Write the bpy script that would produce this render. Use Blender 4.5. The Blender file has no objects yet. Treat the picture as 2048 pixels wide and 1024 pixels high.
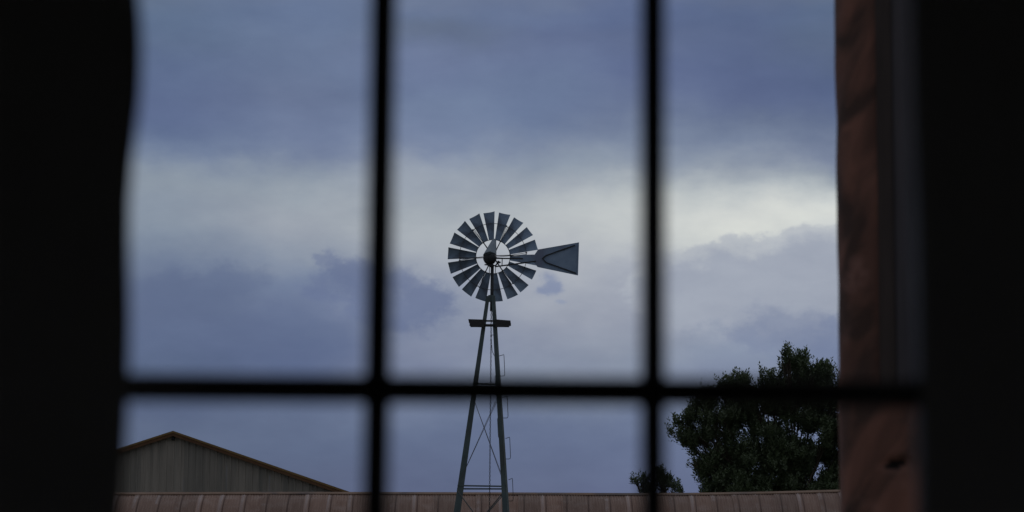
import bpy, bmesh, math, random
from mathutils import Vector, Matrix

scene = bpy.context.scene
col = scene.collection
PI = math.pi
R = math.radians

# ------------------------------------------------------------------ camera
F = 2048 * 85.0 / 36.0            # focal length in photo pixels
CAM = Vector((0.0, 0.0, 1.6))
PITCH, ROLL = R(8.13), 0.008
cam_data = bpy.data.cameras.new('camera')
cam_data.sensor_width = 36.0
cam_data.lens = 85.0
cam_data.clip_start = 0.05
cam_data.clip_end = 3000.0
cam_data.dof.use_dof = True
cam_data.dof.focus_distance = 66.0
cam_data.dof.aperture_fstop = 4.3
cam = bpy.data.objects.new('camera', cam_data)
col.objects.link(cam)
CM = Matrix.Rotation(PI / 2 + PITCH, 3, 'X') @ Matrix.Rotation(ROLL, 3, 'Z')
cam.matrix_world = Matrix.Translation(CAM) @ CM.to_4x4()
scene.camera = cam


def ray(px, py):
    return (CM @ Vector(((px - 1024) / F, (512 - py) / F, -1.0))).normalized()


def at(px, py, Y):
    """world point seen at photo pixel (px, py) on the plane y = Y"""
    d = ray(px, py)
    return CAM + d * ((Y - CAM.y) / d.y)


def lin(c):
    return tuple(((v / 255 + 0.055) / 1.055) ** 2.4 if v > 10 else v / 255 / 12.92 for v in c)


# ------------------------------------------------------------------ world: heavy dusk cloud cover over a Nishita sky
SUN_EL, SUN_AZ = R(24), R(28)      # sun behind the clouds ahead, to the right
world = bpy.data.worlds.new('World')
scene.world = world
world.use_nodes = True
wt = world.node_tree
for n in list(wt.nodes):
    wt.nodes.remove(n)


class NG:
    """small helper to write node trees"""
    def __init__(self, tree):
        self.t = tree

    def n(self, typ, **kw):
        nd = self.t.nodes.new(typ)
        for k, v in kw.items():
            setattr(nd, k, v)
        return nd

    def put(self, sock, v):
        if isinstance(v, bpy.types.NodeSocket):
            self.t.links.new(v, sock)
        elif v is not None:
            sock.default_value = v

    def math(self, op, a, b=None, c=None, clamp=False):
        nd = self.n('ShaderNodeMath', operation=op, use_clamp=clamp)
        for i, v in enumerate((a, b, c)):
            if v is not None:
                self.put(nd.inputs[i], v)
        return nd.outputs[0]

    def vmath(self, op, a, b=None, out=0):
        nd = self.n('ShaderNodeVectorMath', operation=op)
        self.put(nd.inputs[0], a)
        if b is not None:
            self.put(nd.inputs[1], b)
        return nd.outputs[out]

    def smooth(self, v, a, b, lo=0.0, hi=1.0, kind='SMOOTHSTEP'):
        nd = self.n('ShaderNodeMapRange', interpolation_type=kind)
        nd.clamp = True
        for i, x in enumerate((v, a, b, lo, hi)):
            self.put(nd.inputs[i], x)
        return nd.outputs[0]

    def mix(self, f, a, b, mode='MIX'):
        nd = self.n('ShaderNodeMix', data_type='RGBA', blend_type=mode)
        self.put(nd.inputs[0], f)
        for s, v in ((nd.inputs[6], a), (nd.inputs[7], b)):
            if isinstance(v, tuple) and len(v) == 3:
                v = (*v, 1.0)
            self.put(s, v)
        return nd.outputs[2]

    def noise(self, vec, scale, detail=4.0, rough=0.55, out=0, dist=0.0):
        nd = self.n('ShaderNodeTexNoise')
        self.put(nd.inputs['Vector'], vec)
        nd.inputs['Scale'].default_value = scale
        nd.inputs['Detail'].default_value = detail
        nd.inputs['Roughness'].default_value = rough
        nd.inputs['Distortion'].default_value = dist
        return nd.outputs[out]

    def ramp(self, fac, stops, interp='LINEAR'):
        nd = self.n('ShaderNodeValToRGB')
        cr = nd.color_ramp
        cr.interpolation = interp
        while len(cr.elements) < len(stops):
            cr.elements.new(0.5)
        for e, (p, c) in zip(cr.elements, stops):
            e.position = p
            e.color = (*c, 1.0) if len(c) == 3 else c
        self.put(nd.inputs[0], fac)
        return nd.outputs[0]


W = NG(wt)
tc = W.n('ShaderNodeTexCoord').outputs['Generated']
sep = W.n('ShaderNodeSeparateXYZ')
wt.links.new(tc, sep.inputs[0])
az = W.math('ARCTAN2', sep.outputs[0], sep.outputs[1])
el = W.math('ARCSINE', W.math('MINIMUM', W.math('MAXIMUM', sep.outputs[2], -1.0), 1.0))


def sky_uv(px, py):
    d = ray(px, py)
    return math.atan2(d.x, d.y), math.asin(d.z)


stretch = W.vmath('MULTIPLY', tc, (1.0, 1.0, 2.2))
n_warp = W.noise(W.vmath('MULTIPLY', tc, (1.0, 1.0, 1.5)), 62.0, 6.0, 0.6, out=1)
n_big = W.noise(stretch, 22.0, 4.0, 0.5, out=1)
nb = W.n('ShaderNodeSeparateColor')
wt.links.new(n_big, nb.inputs[0])
n_fine = W.noise(W.vmath('MULTIPLY', tc, (1.0, 1.0, 1.35)), 85.0, 7.0, 0.6)
n_mid = W.noise(stretch, 34.0, 5.0, 0.55)
el_w = W.math('ADD', el, W.math('MULTIPLY', W.math('SUBTRACT', nb.outputs[0], 0.5), 0.020))
el_w = W.math('ADD', el_w, W.math('MULTIPLY', W.math('SUBTRACT', n_fine, 0.5), 0.007))
az_w = W.math('ADD', az, W.math('MULTIPLY', W.math('SUBTRACT', nb.outputs[1], 0.5), 0.05))

EL0, EL1 = -0.02, 0.50
fac = W.smooth(el_w, EL0, EL1, kind='LINEAR')
COLS = [
    (300, {0: (99, 115, 140), 100: (95, 112, 142), 200: (93, 108, 143), 260: (100, 116, 148), 300: (118, 133, 158), 345: (143, 155, 168), 400: (142, 154, 168), 460: (136, 149, 165), 510: (122, 136, 158), 560: (110, 124, 150), 650: (97, 112, 142), 720: (88, 104, 134), 800: (86, 100, 130), 860: (92, 106, 134), 980: (86, 100, 130)}),
    (600, {0: (106, 121, 150), 100: (106, 122, 152), 200: (106, 120, 150), 280: (112, 126, 156), 320: (125, 138, 162), 370: (150, 161, 173), 420: (160, 168, 178), 480: (152, 161, 174), 520: (140, 151, 168), 560: (122, 136, 161), 620: (108, 122, 152), 680: (96, 111, 145), 740: (90, 105, 140), 800: (94, 108, 138), 900: (90, 104, 134), 980: (86, 98, 128)}),
    (850, {0: (108, 122, 150), 60: (102, 116, 142), 120: (108, 122, 154), 200: (112, 128, 158), 290: (124, 138, 165), 330: (150, 160, 175), 380: (160, 169, 180), 430: (172, 180, 186), 500: (168, 175, 184), 560: (155, 163, 178), 620: (140, 150, 170), 700: (128, 138, 162), 760: (120, 132, 158), 850: (100, 114, 144), 980: (88, 100, 132)}),
    (1100, {0: (104, 118, 148), 80: (100, 114, 148), 160: (106, 122, 154), 240: (112, 128, 158), 280: (130, 143, 165), 330: (148, 160, 174), 390: (168, 176, 184), 440: (188, 194, 196), 490: (185, 190, 194), 560: (170, 176, 186), 640: (154, 161, 176), 700: (142, 151, 170), 760: (130, 142, 163), 850: (102, 116, 146), 980: (92, 104, 136)}),
    (1280, {0: (98, 112, 145), 80: (94, 108, 142), 160: (96, 110, 146), 240: (112, 126, 154), 290: (132, 145, 166), 340: (155, 165, 177), 380: (190, 197, 198), 430: (205, 210, 208), 490: (196, 201, 202), 530: (172, 178, 188), 640: (155, 162, 177), 720: (142, 152, 170), 780: (128, 140, 162), 860: (104, 118, 148), 980: (92, 104, 138)}),
    (1500, {0: (92, 106, 136), 100: (88, 103, 138), 200: (88, 102, 138), 250: (104, 118, 146), 290: (124, 137, 160), 330: (150, 160, 173), 370: (182, 190, 194), 410: (214, 218, 214), 470: (216, 220, 215), 500: (205, 210, 210), 560: (168, 176, 188), 640: (150, 160, 178), 700: (138, 150, 172), 760: (128, 140, 165), 860: (108, 122, 152), 980: (96, 110, 144)}),
    (1680, {0: (92, 108, 135), 100: (86, 102, 132), 200: (84, 100, 136), 270: (102, 116, 144), 320: (128, 140, 162), 355: (160, 170, 178), 400: (205, 211, 210), 440: (216, 220, 216), 480: (200, 206, 208), 560: (160, 169, 184), 620: (140, 152, 176), 680: (120, 134, 164), 760: (108, 122, 155), 980: (96, 110, 144)}),
]
OVERCAST = lin((128, 131, 138))
sky_col = None
prev_az = None
for px, rows in COLS:
    stops = []
    for y, c in rows.items():
        stops.append(((sky_uv(px, y)[1] - EL0) / (EL1 - EL0), lin(c)))
    stops.append((0.75, OVERCAST))
    stops.append((0.0, lin(rows[980])))
    stops.sort(key=lambda s: s[0])
    r = W.ramp(fac, stops, 'CARDINAL')
    a = sky_uv(px, 400)[0]
    if sky_col is None:
        sky_col = r
    else:
        sky_col = W.mix(W.smooth(az_w, prev_az, a, kind='SMOOTHSTEP'), sky_col, r)
    prev_az = a
# towards the back of the sky the deck is an even slate blue
side = W.smooth(W.math('ABSOLUTE', az), 0.35, 1.3)
sky_col = W.mix(side, sky_col, OVERCAST)


def cloud(blobs, colour, opacity, amp, thr, soft, nz, wamp=90.0):
    """a cloud bank: a few soft lobes whose edge is broken by noise"""
    global sky_col
    uv = W.n('ShaderNodeCombineXYZ')
    wt.links.new(az, uv.inputs[0])
    wt.links.new(el, uv.inputs[1])
    warp = W.vmath('SUBTRACT', n_warp, (0.5, 0.5, 0.5))
    uvw = W.vmath('ADD', uv.outputs[0], W.vmath('MULTIPLY', warp, (wamp / F, wamp * 0.7 / F, 0)))
    total = None
    for (px, py, rx, ry) in blobs:
        u, v = sky_uv(px, py)
        q = W.vmath('MULTIPLY', W.vmath('SUBTRACT', uvw, (u, v, 0)), (F / rx, F / ry, 0))
        d2 = W.vmath('DOT_PRODUCT', q, q, out=1)
        g = W.math('EXPONENT', W.math('MULTIPLY', d2, -1.0))
        total = g if total is None else W.math('ADD', total, g)
    near = W.smooth(total, 0.04, 0.45)
    f = W.math('ADD', W.math('MINIMUM', total, 1.3), W.math('MULTIPLY', W.math('MULTIPLY', W.math('SUBTRACT', nz, 0.5), amp), near))
    m = W.math('MULTIPLY', W.smooth(f, thr - soft, thr + soft), opacity)
    sky_col = W.mix(m, sky_col, lin(colour))


BANK = [(1625, 505, 55, 45), (1565, 525, 65, 48), (1480, 530, 60, 50), (1400, 560, 80, 55), (1330, 575, 70, 60),
        (1690, 515, 60, 55), (1500, 590, 180, 60), (1630, 580, 100, 60)]
cloud(BANK, (183, 189, 196), 0.85, 1.6, 0.45, 0.22, n_fine)
cloud([(a, b + 22, c, d) for a, b, c, d in BANK], (158, 166, 182), 0.75, 1.8, 0.6, 0.5, n_fine)
cloud([(1610, 668, 90, 42), (1530, 655, 60, 32), (1690, 690, 80, 60)], (114, 127, 158), 0.6, 2.4, 0.55, 0.7, n_mid, 140.0)
cloud([(330, 640, 150, 90), (520, 690, 170, 70), (420, 570, 120, 40)], (90, 104, 137), 0.6, 2.2, 0.55, 0.6, n_mid, 140.0)
LEFT = [(640, 520, 14, 8), (672, 522, 20, 20), (715, 540, 40, 28), (800, 580, 65, 46), (850, 592, 55, 30), (822, 632, 48, 28), (640, 572, 50, 30), (765, 600, 70, 45)]
cloud(LEFT, (108, 121, 154), 0.6, 3.2, 0.5, 0.65, n_fine)
cloud([(a, b + 14, c * 1.1, d) for a, b, c, d in LEFT[1:]], (98, 112, 147), 0.5, 3.0, 0.7, 0.65, n_fine, 120.0)
cloud([(1093, 566, 18, 18), (1110, 576, 12, 12), (1085, 582, 14, 8)], (126, 139, 170), 0.8, 2.4, 0.5, 0.5, n_fine, 35.0)
cloud([(1120, 604, 13, 5)], (140, 152, 178), 0.6, 1.5, 0.5, 0.45, n_fine, 25.0)
cloud([(885, 55, 70, 22)], (98, 111, 136), 0.6, 1.5, 0.5, 0.6, n_mid)
# soft streaks of lighter vapour so that the deck is never even
sky_col = W.mix(1.0, sky_col, W.mix(W.smooth(n_mid, 0.25, 0.75, 0.0, 1.0, 'LINEAR'), (0.905, 0.89, 0.935), (1.095, 1.062, 1.066)), 'MULTIPLY')

nish = W.n('ShaderNodeTexSky', sky_type='NISHITA')
nish.sun_disc = False
nish.sun_elevation = SUN_EL
nish.sun_rotation = SUN_AZ
over = W.vmath('SCALE', sky_col)
over.node.inputs[3].default_value = 10.0
final = W.mix(0.985, nish.outputs[0], over)
bg = W.n('ShaderNodeBackground')
wt.links.new(final, bg.inputs[0])
bg.inputs[1].default_value = 0.1
wo = W.n('ShaderNodeOutputWorld')
wt.links.new(bg.outputs[0], wo.inputs[0])

sun_data = bpy.data.lights.new('sun', 'SUN')
sun_data.energy = 0.25
sun_data.angle = R(30)
sun_data.color = (1.0, 0.95, 0.88)
sun = bpy.data.objects.new('sun', sun_data)
col.objects.link(sun)
sd = Vector((math.sin(SUN_AZ) * math.cos(SUN_EL), math.cos(SUN_AZ) * math.cos(SUN_EL), math.sin(SUN_EL)))
sun.rotation_euler = sd.to_track_quat('Z', 'Y').to_euler()
sun.location = sd * 50

scene.view_settings.view_transform = 'Standard'
scene.view_settings.look = 'None'
scene.view_settings.exposure = 0.0
scene.view_settings.gamma = 1.0
scene.view_settings.use_curve_mapping = False
scene.render.engine = 'CYCLES'
scene.cycles.use_denoising = True
scene.cycles.max_bounces = 8
scene.cycles.transparent_max_bounces = 16


# ------------------------------------------------------------------ materials
def material(name):
    m = bpy.data.materials.new(name)
    m.use_nodes = True
    g = NG(m.node_tree)
    p = m.node_tree.nodes['Principled BSDF']
    return m, g, p


def mottled(name, c1, c2, scale=6.0, rough=0.7, metal=0.0, bump=0.0, stretch=(1, 1, 1), c3=None, spec=0.3, rot=(0, 0, 0)):
    m, g, p = material(name)
    tcn = g.n('ShaderNodeTexCoord').outputs['Object']
    mp = g.n('ShaderNodeMapping')
    g.put(mp.inputs[0], tcn)
    mp.inputs['Scale'].default_value = stretch
    mp.inputs['Rotation'].default_value = rot
    v = mp.outputs[0]
    n1 = g.noise(v, scale, 6, 0.6)
    c = g.mix(g.smooth(n1, 0.35, 0.68, kind='LINEAR'), c1, c2)
    if c3:
        n2 = g.noise(v, scale * 0.37, 3, 0.55, dist=0.4)
        c = g.mix(g.smooth(n2, 0.5, 0.68), c, c3)
    g.put(p.inputs['Base Color'], c)
    p.inputs['Roughness'].default_value = rough
    p.inputs['Metallic'].default_value = metal
    p.inputs['Specular IOR Level'].default_value = spec
    if bump:
        b = g.n('ShaderNodeBump')
        b.inputs['Strength'].default_value = bump
        b.inputs['Distance'].default_value = 0.02
        g.put(b.inputs['Height'], n1)
        g.put(p.inputs['Normal'], b.outputs[0])
    return m


M = {}
M['blade'] = mottled('blade_metal', (0.20, 0.28, 0.385), (0.285, 0.375, 0.485), 5.0, 0.55, 0.2, c3=(0.15, 0.19, 0.25))
M['vane'] = mottled('vane_metal', (0.195, 0.275, 0.39), (0.27, 0.36, 0.48), 3.0, 0.55, 0.2, c3=(0.185, 0.22, 0.31))
M['hood'] = mottled('hood_metal', (0.27, 0.33, 0.37), (0.35, 0.41, 0.45), 5.0, 0.45, 0.35)
M['iron'] = mottled('dark_iron', (0.035, 0.04, 0.045), (0.06, 0.065, 0.07), 9.0, 0.65, 0.3)
M['tower'] = mottled('tower_steel', (0.065, 0.095, 0.10), (0.105, 0.14, 0.145), 2.5, 0.6, 0.2, c3=(0.07, 0.085, 0.085))
M['wire'] = mottled('wire_steel', (0.10, 0.105, 0.11), (0.15, 0.15, 0.15), 8.0, 0.6, 0.3)
M['plank'] = mottled('old_plank', (0.035, 0.035, 0.04), (0.06, 0.055, 0.055), 6.0, 0.85, stretch=(1, 6, 6))
M['barn_metal'] = mottled('barn_cladding', (0.225, 0.213, 0.19), (0.305, 0.287, 0.255), 1.6, 0.7, 0.0, stretch=(3, 3, 0.25), c3=(0.18, 0.18, 0.165))
_m = M['barn_metal']
_g = NG(_m.node_tree)
_p = _m.node_tree.nodes['Principled BSDF']
_src = _p.inputs['Base Color'].links[0].from_socket
_r = _g.n('ShaderNodeObjectInfo').outputs['Random']
_g.put(_p.inputs['Base Color'], _g.mix(1.0, _src, _g.mix(_r, (0.80, 0.81, 0.80), (1.16, 1.13, 1.08)), 'MULTIPLY'))
M['rake_lower'] = mottled('rake_brown', (0.10, 0.05, 0.026), (0.16, 0.085, 0.04), 1.2, 0.75, stretch=(1, 1, 1))
M['rake_upper'] = mottled('rake_ochre', (0.18, 0.112, 0.042), (0.25, 0.16, 0.06), 1.2, 0.7)
M['barn_roof'] = mottled('barn_roof_metal', (0.16, 0.10, 0.07), (0.22, 0.14, 0.10), 0.8, 0.7)
M['shed_wall'] = mottled('shed_boards', (0.16, 0.13, 0.11), (0.22, 0.18, 0.15), 3.0, 0.85, stretch=(4, 4, 0.4))
M['bark'] = mottled('tree_bark', (0.05, 0.04, 0.03), (0.09, 0.075, 0.055), 6.0, 0.9, bump=0.5, stretch=(2, 2, 0.5))
M['muntin'] = mottled('window_paint', (0.03, 0.028, 0.03), (0.05, 0.046, 0.046), 12.0, 0.6)
M['plaster'] = mottled('wall_plaster', (0.68, 0.67, 0.66), (0.76, 0.75, 0.74), 3.0, 0.95, bump=0.3)
M['floor'] = mottled('floor_boards', (0.09, 0.07, 0.055), (0.13, 0.10, 0.08), 4.0, 0.7, stretch=(1, 5, 1))
M['ground'] = mottled('dry_ground', (0.10, 0.09, 0.06), (0.16, 0.14, 0.095), 0.15, 0.95, c3=(0.07, 0.085, 0.04))

# galvanised sheets gone pink with rust: colour follows each sheet's width (the lap keeps its zinc) and runs down in streaks
m, g, p = material('rusty_sheet')
tcn = g.n('ShaderNodeTexCoord').outputs['Object']
sx = g.n('ShaderNodeSeparateXYZ')
g.put(sx.inputs[0], tcn)
oi = g.n('ShaderNodeObjectInfo')
shift = g.n('ShaderNodeCombineXYZ')
g.put(shift.inputs[1], g.math('MULTIPLY', oi.outputs['Random'], 60.0))
v = g.vmath('ADD', g.vmath('MULTIPLY', tcn, (9.0, 1.2, 1.2)), shift.outputs[0])
n1 = g.noise(v, 1.0, 5, 0.6)
n2 = g.noise(g.vmath('ADD', g.vmath('MULTIPLY', tcn, (1.5, 2.5, 2.5)), shift.outputs[0]), 1.0, 4, 0.6)
c = g.mix(g.smooth(n1, 0.3, 0.7, kind='LINEAR'), (0.315, 0.21, 0.165), (0.425, 0.305, 0.245))
c = g.mix(g.smooth(n2, 0.45, 0.75), c, (0.44, 0.335, 0.285))
lap_shade = g.math('MULTIPLY', g.smooth(sx.outputs[0], 0.15, 0.175), g.smooth(sx.outputs[0], 0.225, 0.20))  # shadow of the lifted lap, painted as a thin dark line
lap = g.math('MULTIPLY', g.smooth(sx.outputs[0], 0.0, 0.05), g.smooth(sx.outputs[0], 0.17, 0.09))
keep = g.math('MULTIPLY', lap, g.smooth(g.math('ADD', n2, g.math('MULTIPLY', g.math('SUBTRACT', oi.outputs['Random'], 0.5), 0.7)), 0.30, 0.55))
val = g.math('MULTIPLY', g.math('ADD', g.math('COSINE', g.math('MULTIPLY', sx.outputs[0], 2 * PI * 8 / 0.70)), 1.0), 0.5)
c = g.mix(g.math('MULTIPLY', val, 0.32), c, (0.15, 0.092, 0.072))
keep = g.math('MULTIPLY', keep, g.smooth(sx.outputs[2], -0.75, -0.03, 0.25, 0.85))
c = g.mix(keep, c, (0.50, 0.43, 0.41))
c = g.mix(g.math('MULTIPLY', lap_shade, 0.7), c, (0.09, 0.055, 0.045))
c = g.mix(1.0, c, g.mix(oi.outputs['Random'], (0.82, 0.84, 0.86), (1.12, 1.08, 1.06)), 'MULTIPLY')
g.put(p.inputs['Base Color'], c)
p.inputs['Roughness'].default_value = 0.7
p.inputs['Specular IOR Level'].default_value = 0.25
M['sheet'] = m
M['cap'] = mottled('ridge_cap_metal', (0.25, 0.165, 0.115), (0.34, 0.235, 0.17), 1.5, 0.7, c3=(0.16, 0.13, 0.12))

# peeled, rust-red log: twisted grain, pale ridges, dark checks
m, g, p = material('peeled_log')
tcn = g.n('ShaderNodeTexCoord').outputs['Object']
mp = g.n('ShaderNodeMapping')
g.put(mp.inputs[0], tcn)
mp.inputs['Rotation'].default_value = (0, R(-33), 0)
n1 = g.noise(g.vmath('MULTIPLY', mp.outputs[0], (9, 6, 2.4)), 1.0, 3, 0.5, dist=0.7)
n2 = g.noise(tcn, 3.0, 4, 0.6)
c = g.mix(g.smooth(n1, 0.36, 0.66, kind='LINEAR'), (0.058, 0.027, 0.018), (0.225, 0.096, 0.064))
c = g.mix(g.smooth(n2, 0.55, 0.72), c, (0.27, 0.135, 0.105))
c = g.mix(g.smooth(n2, 0.44, 0.30), c, (0.06, 0.033, 0.026))
g.put(p.inputs['Base Color'], c)
p.inputs['Roughness'].default_value = 0.75
b = g.n('ShaderNodeBump')
b.inputs['Strength'].default_value = 0.35
b.inputs['Distance'].default_value = 0.015
g.put(b.inputs['Height'], n1)
g.put(p.inputs['Normal'], b.outputs[0])
M['log'] = m
M['notch_shade'] = mottled('black_notch_shade', (0.012, 0.010, 0.010), (0.02, 0.016, 0.015), 20.0, 0.9)
M['board_brown'] = mottled('board_brown', (0.04, 0.032, 0.029), (0.065, 0.05, 0.045), 3.0, 0.85, stretch=(6, 6, 0.6))
M['board_grey'] = mottled('board_grey', (0.055, 0.05, 0.056), (0.085, 0.079, 0.087), 3.0, 0.8, stretch=(6, 6, 0.6))

# leaves: green that varies from clump to clump
m, g, p = material('tree_leaf')
geo = g.n('ShaderNodeNewGeometry')
tcn = g.n('ShaderNodeTexCoord').outputs['Object']
n1 = g.noise(tcn, 0.9, 3, 0.6)
c = g.mix(geo.outputs['Random Per Island'], (0.085, 0.122, 0.070), (0.145, 0.18, 0.11))
c = g.mix(g.smooth(n1, 0.4, 0.65), c, (0.145, 0.19, 0.105))
g.put(p.inputs['Base Color'], c)
p.inputs['Roughness'].default_value = 0.55
p.inputs['Specular IOR Level'].default_value = 0.5
tr = g.n('ShaderNodeBsdfTranslucent')
g.put(tr.inputs[0], g.mix(0.5, c, (0.08, 0.14, 0.02)))
mx = g.n('ShaderNodeMixShader')
mx.inputs[0].default_value = 0.35
out = m.node_tree.nodes['Material Output']
m.node_tree.links.new(p.outputs[0], mx.inputs[1])
m.node_tree.links.new(tr.outputs[0], mx.inputs[2])
m.node_tree.links.new(mx.outputs[0], out.inputs[0])
M['leaf'] = m

m = bpy.data.materials.new('clear_glass')
m.use_nodes = True
nt = m.node_tree
nt.nodes.remove(nt.nodes['Principled BSDF'])
tb = nt.nodes.new('ShaderNodeBsdfTransparent')
tb.inputs[0].default_value = (0.965, 0.975, 0.97, 1)
nt.links.new(tb.outputs[0], nt.nodes['Material Output'].inputs[0])
M['glass'] = m


# ------------------------------------------------------------------ mesh helpers
class MB:
    def __init__(self):
        self.v, self.f = [], []

    def add(self, verts, faces):
        o = len(self.v)
        self.v += [tuple(x) for x in verts]
        self.f += [tuple(i + o for i in f) for f in faces]
        return self

    def box(self, lo, hi):
        x0, y0, z0 = lo
        x1, y1, z1 = hi
        return self.add([(x0, y0, z0), (x1, y0, z0), (x1, y1, z0), (x0, y1, z0), (x0, y0, z1), (x1, y0, z1), (x1, y1, z1), (x0, y1, z1)],
                        [(0, 3, 2, 1), (4, 5, 6, 7), (0, 1, 5, 4), (1, 2, 6, 5), (2, 3, 7, 6), (3, 0, 4, 7)])

    def tube(self, pts, rad, seg=6, close=False, cap=True):
        pts = [Vector(p) for p in pts]
        rads = rad if isinstance(rad, (list, tuple)) else [rad] * len(pts)
        vs, fs = [], []
        n = len(pts)
        up = None
        for i, p in enumerate(pts):
            if close:
                d = pts[(i + 1) % n] - pts[i - 1]
            else:
                d = pts[min(i + 1, n - 1)] - pts[max(i - 1, 0)]
            d.normalize()
            if up is None:
                up = Vector((0, 0, 1)) if abs(d.z) < 0.9 else Vector((1, 0, 0))
            s = d.cross(up).normalized()
            up = s.cross(d).normalized()
            for k in range(seg):
                a = 2 * PI * k / seg
                vs.append(p + (s * math.cos(a) + up * math.sin(a)) * rads[i])
        for i in range(n if close else n - 1):
            j = (i + 1) % n
            for k in range(seg):
                l = (k + 1) % seg
                fs.append((i * seg + k, i * seg + l, j * seg + l, j * seg + k))
        if cap and not close:
            fs.append(tuple(range(seg))[::-1])
            fs.append(tuple((n - 1) * seg + k for k in range(seg)))
        return self.add(vs, fs)

    def bar(self, a, b, w, h, up=(0, 0, 1)):
        a, b = Vector(a), Vector(b)
        d = (b - a).normalized()
        up = Vector(up)
        if abs(d.dot(up)) > 0.95:
            up = Vector((0, 1, 0))
        s = d.cross(up).normalized()
        u = s.cross(d).normalized()
        vs = []
        for p in (a, b):
            for (i, j) in ((-1, -1), (1, -1), (1, 1), (-1, 1)):
                vs.append(p + s * (i * w / 2) + u * (j * h / 2))
        return self.add(vs, [(3, 2, 1, 0), (4, 5, 6, 7), (0, 1, 5, 4), (1, 2, 6, 5), (2, 3, 7, 6), (3, 0, 4, 7)])

    def prism(self, poly, d):
        """extrude a planar polygon (list of points) by the vector d"""
        n = len(poly)
        d = Vector(d)
        vs = [Vector(p) for p in poly] + [Vector(p) + d for p in poly]
        fs = [tuple(range(n))[::-1], tuple(range(n, 2 * n))]
        fs += [(i, (i + 1) % n, (i + 1) % n + n, i + n) for i in range(n)]
        return self.add(vs, fs)

    def mesh(self, name, mat, smooth=False):
        me = bpy.data.meshes.new(name)
        me.from_pydata(self.v, [], self.f)
        me.materials.append(mat)
        if smooth:
            me.polygons.foreach_set('use_smooth', [True] * len(me.polygons))
        bm = bmesh.new()
        bm.from_mesh(me)
        bmesh.ops.recalc_face_normals(bm, faces=bm.faces)
        bm.to_mesh(me)
        bm.free()
        me.update()
        return me

    def build(self, name, mat, parent=None, smooth=False, loc=None):
        o = bpy.data.objects.new(name, self.mesh(name, mat, smooth))
        col.objects.link(o)
        if parent:
            o.parent = parent
        if loc is not None:
            o.location = loc
        return o


def thing(name, label, cat, loc=(0, 0, 0), group=None):
    o = bpy.data.objects.new(name, None)
    col.objects.link(o)
    o.empty_display_size = 0.2
    o.location = loc
    o['label'] = label
    o['category'] = cat
    if group:
        o['group'] = group
    return o


def bevel(o, w, seg=1):
    md = o.modifiers.new('bevel', 'BEVEL')
    md.width = w
    md.segments = seg
    md.limit_method = 'ANGLE'


# ------------------------------------------------------------------ ground
mb = MB()
N = 24
gv = [(x, y, 0.0) for y in [-60 + i * 1500 / N for i in range(N + 1)] for x in [-700 + j * 1400 / N for j in range(N + 1)]]
gf = [(i * (N + 1) + j, i * (N + 1) + j + 1, (i + 1) * (N + 1) + j + 1, (i + 1) * (N + 1) + j) for i in range(N) for j in range(N)]
ground = mb.add(gv, gf).build('ground', M['ground'])
ground['kind'] = 'structure'

# ------------------------------------------------------------------ the dark room the photograph is taken from
RX, RY0, RZ = 2.3, -2.6, 2.75
WY = 1.94                               # inner face of the window wall
edge_left = [(-140, 270), (-60, 274), (0, 278), (40, 282), (90, 284), (140, 284), (200, 281), (260, 274), (320, 266), (400, 260), (480, 259),
             (560, 260), (640, 261), (700, 260), (780, 258), (850, 255), (900, 252), (960, 248), (1024, 243), (1150, 238), (1400, 232), (1700, 226)]
edge_right = [(1700, 1850), (1400, 1847), (1150, 1844), (1024, 1843), (900, 1842), (780, 1841), (640, 1841), (520, 1839), (400, 1834), (300, 1830), (200, 1826), (0, 1823), (-140, 1826)]
inner = [at(x, y, WY) for y, x in edge_left] + [at(x, y, WY) for y, x in edge_right]
c0 = Vector((0.03, WY, 1.95))


def to_rect(p):
    d = p - c0
    t = 1e9
    if abs(d.x) > 1e-9:
        t = min(t, ((RX if d.x > 0 else -RX) - c0.x) / d.x)
    if abs(d.z) > 1e-9:
        t = min(t, ((RZ if d.z > 0 else 0.0) - c0.z) / d.z)
    return c0 + d * t


outer = [to_rect(p) for p in inner]
# make sure the rectangle's corners are in the loop
loop_i, loop_o = [], []
n = len(inner)
for i in range(n):
    a, b = outer[i], outer[(i + 1) % n]
    loop_i.append(inner[i])
    loop_o.append(a)
    on = lambda p: ('x' if abs(abs(p.x) - RX) < 1e-4 else 'z')
    if on(a) != on(b):
        xx = a.x if on(a) == 'x' else b.x
        zz = a.z if on(a) == 'z' else b.z
        loop_i.append((inner[i] + inner[(i + 1) % n]) / 2)
        loop_o.append(Vector((xx, WY, zz)))
n = len(loop_i)
TH = 0.30
cen = Vector((0.03, 0, 1.95))
mb = MB()
vs = []
for p in loop_i:
    vs.append(p)
for p in loop_o:
    vs.append(p)
for p in loop_i:                         # the opening widens outwards
    q = p.copy()
    q.x = cen.x + (p.x - cen.x) * 1.22
    q.z = cen.z + (p.z - cen.z) * 1.22
    q.y = WY + TH
    vs.append(q)
for p in loop_o:
    vs.append(p + Vector((0, TH, 0)))
fs = []
for i in range(n):
    j = (i + 1) % n
    fs += [(i, j, n + j, n + i), (2 * n + j, 2 * n + i, 3 * n + i, 3 * n + j), (j, i, 2 * n + i, 2 * n + j), (n + i, n + j, 3 * n + j, 3 * n + i)]
wall = mb.add(vs, fs).build('window_wall', M['plaster'])
wall['kind'] = 'structure'
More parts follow.
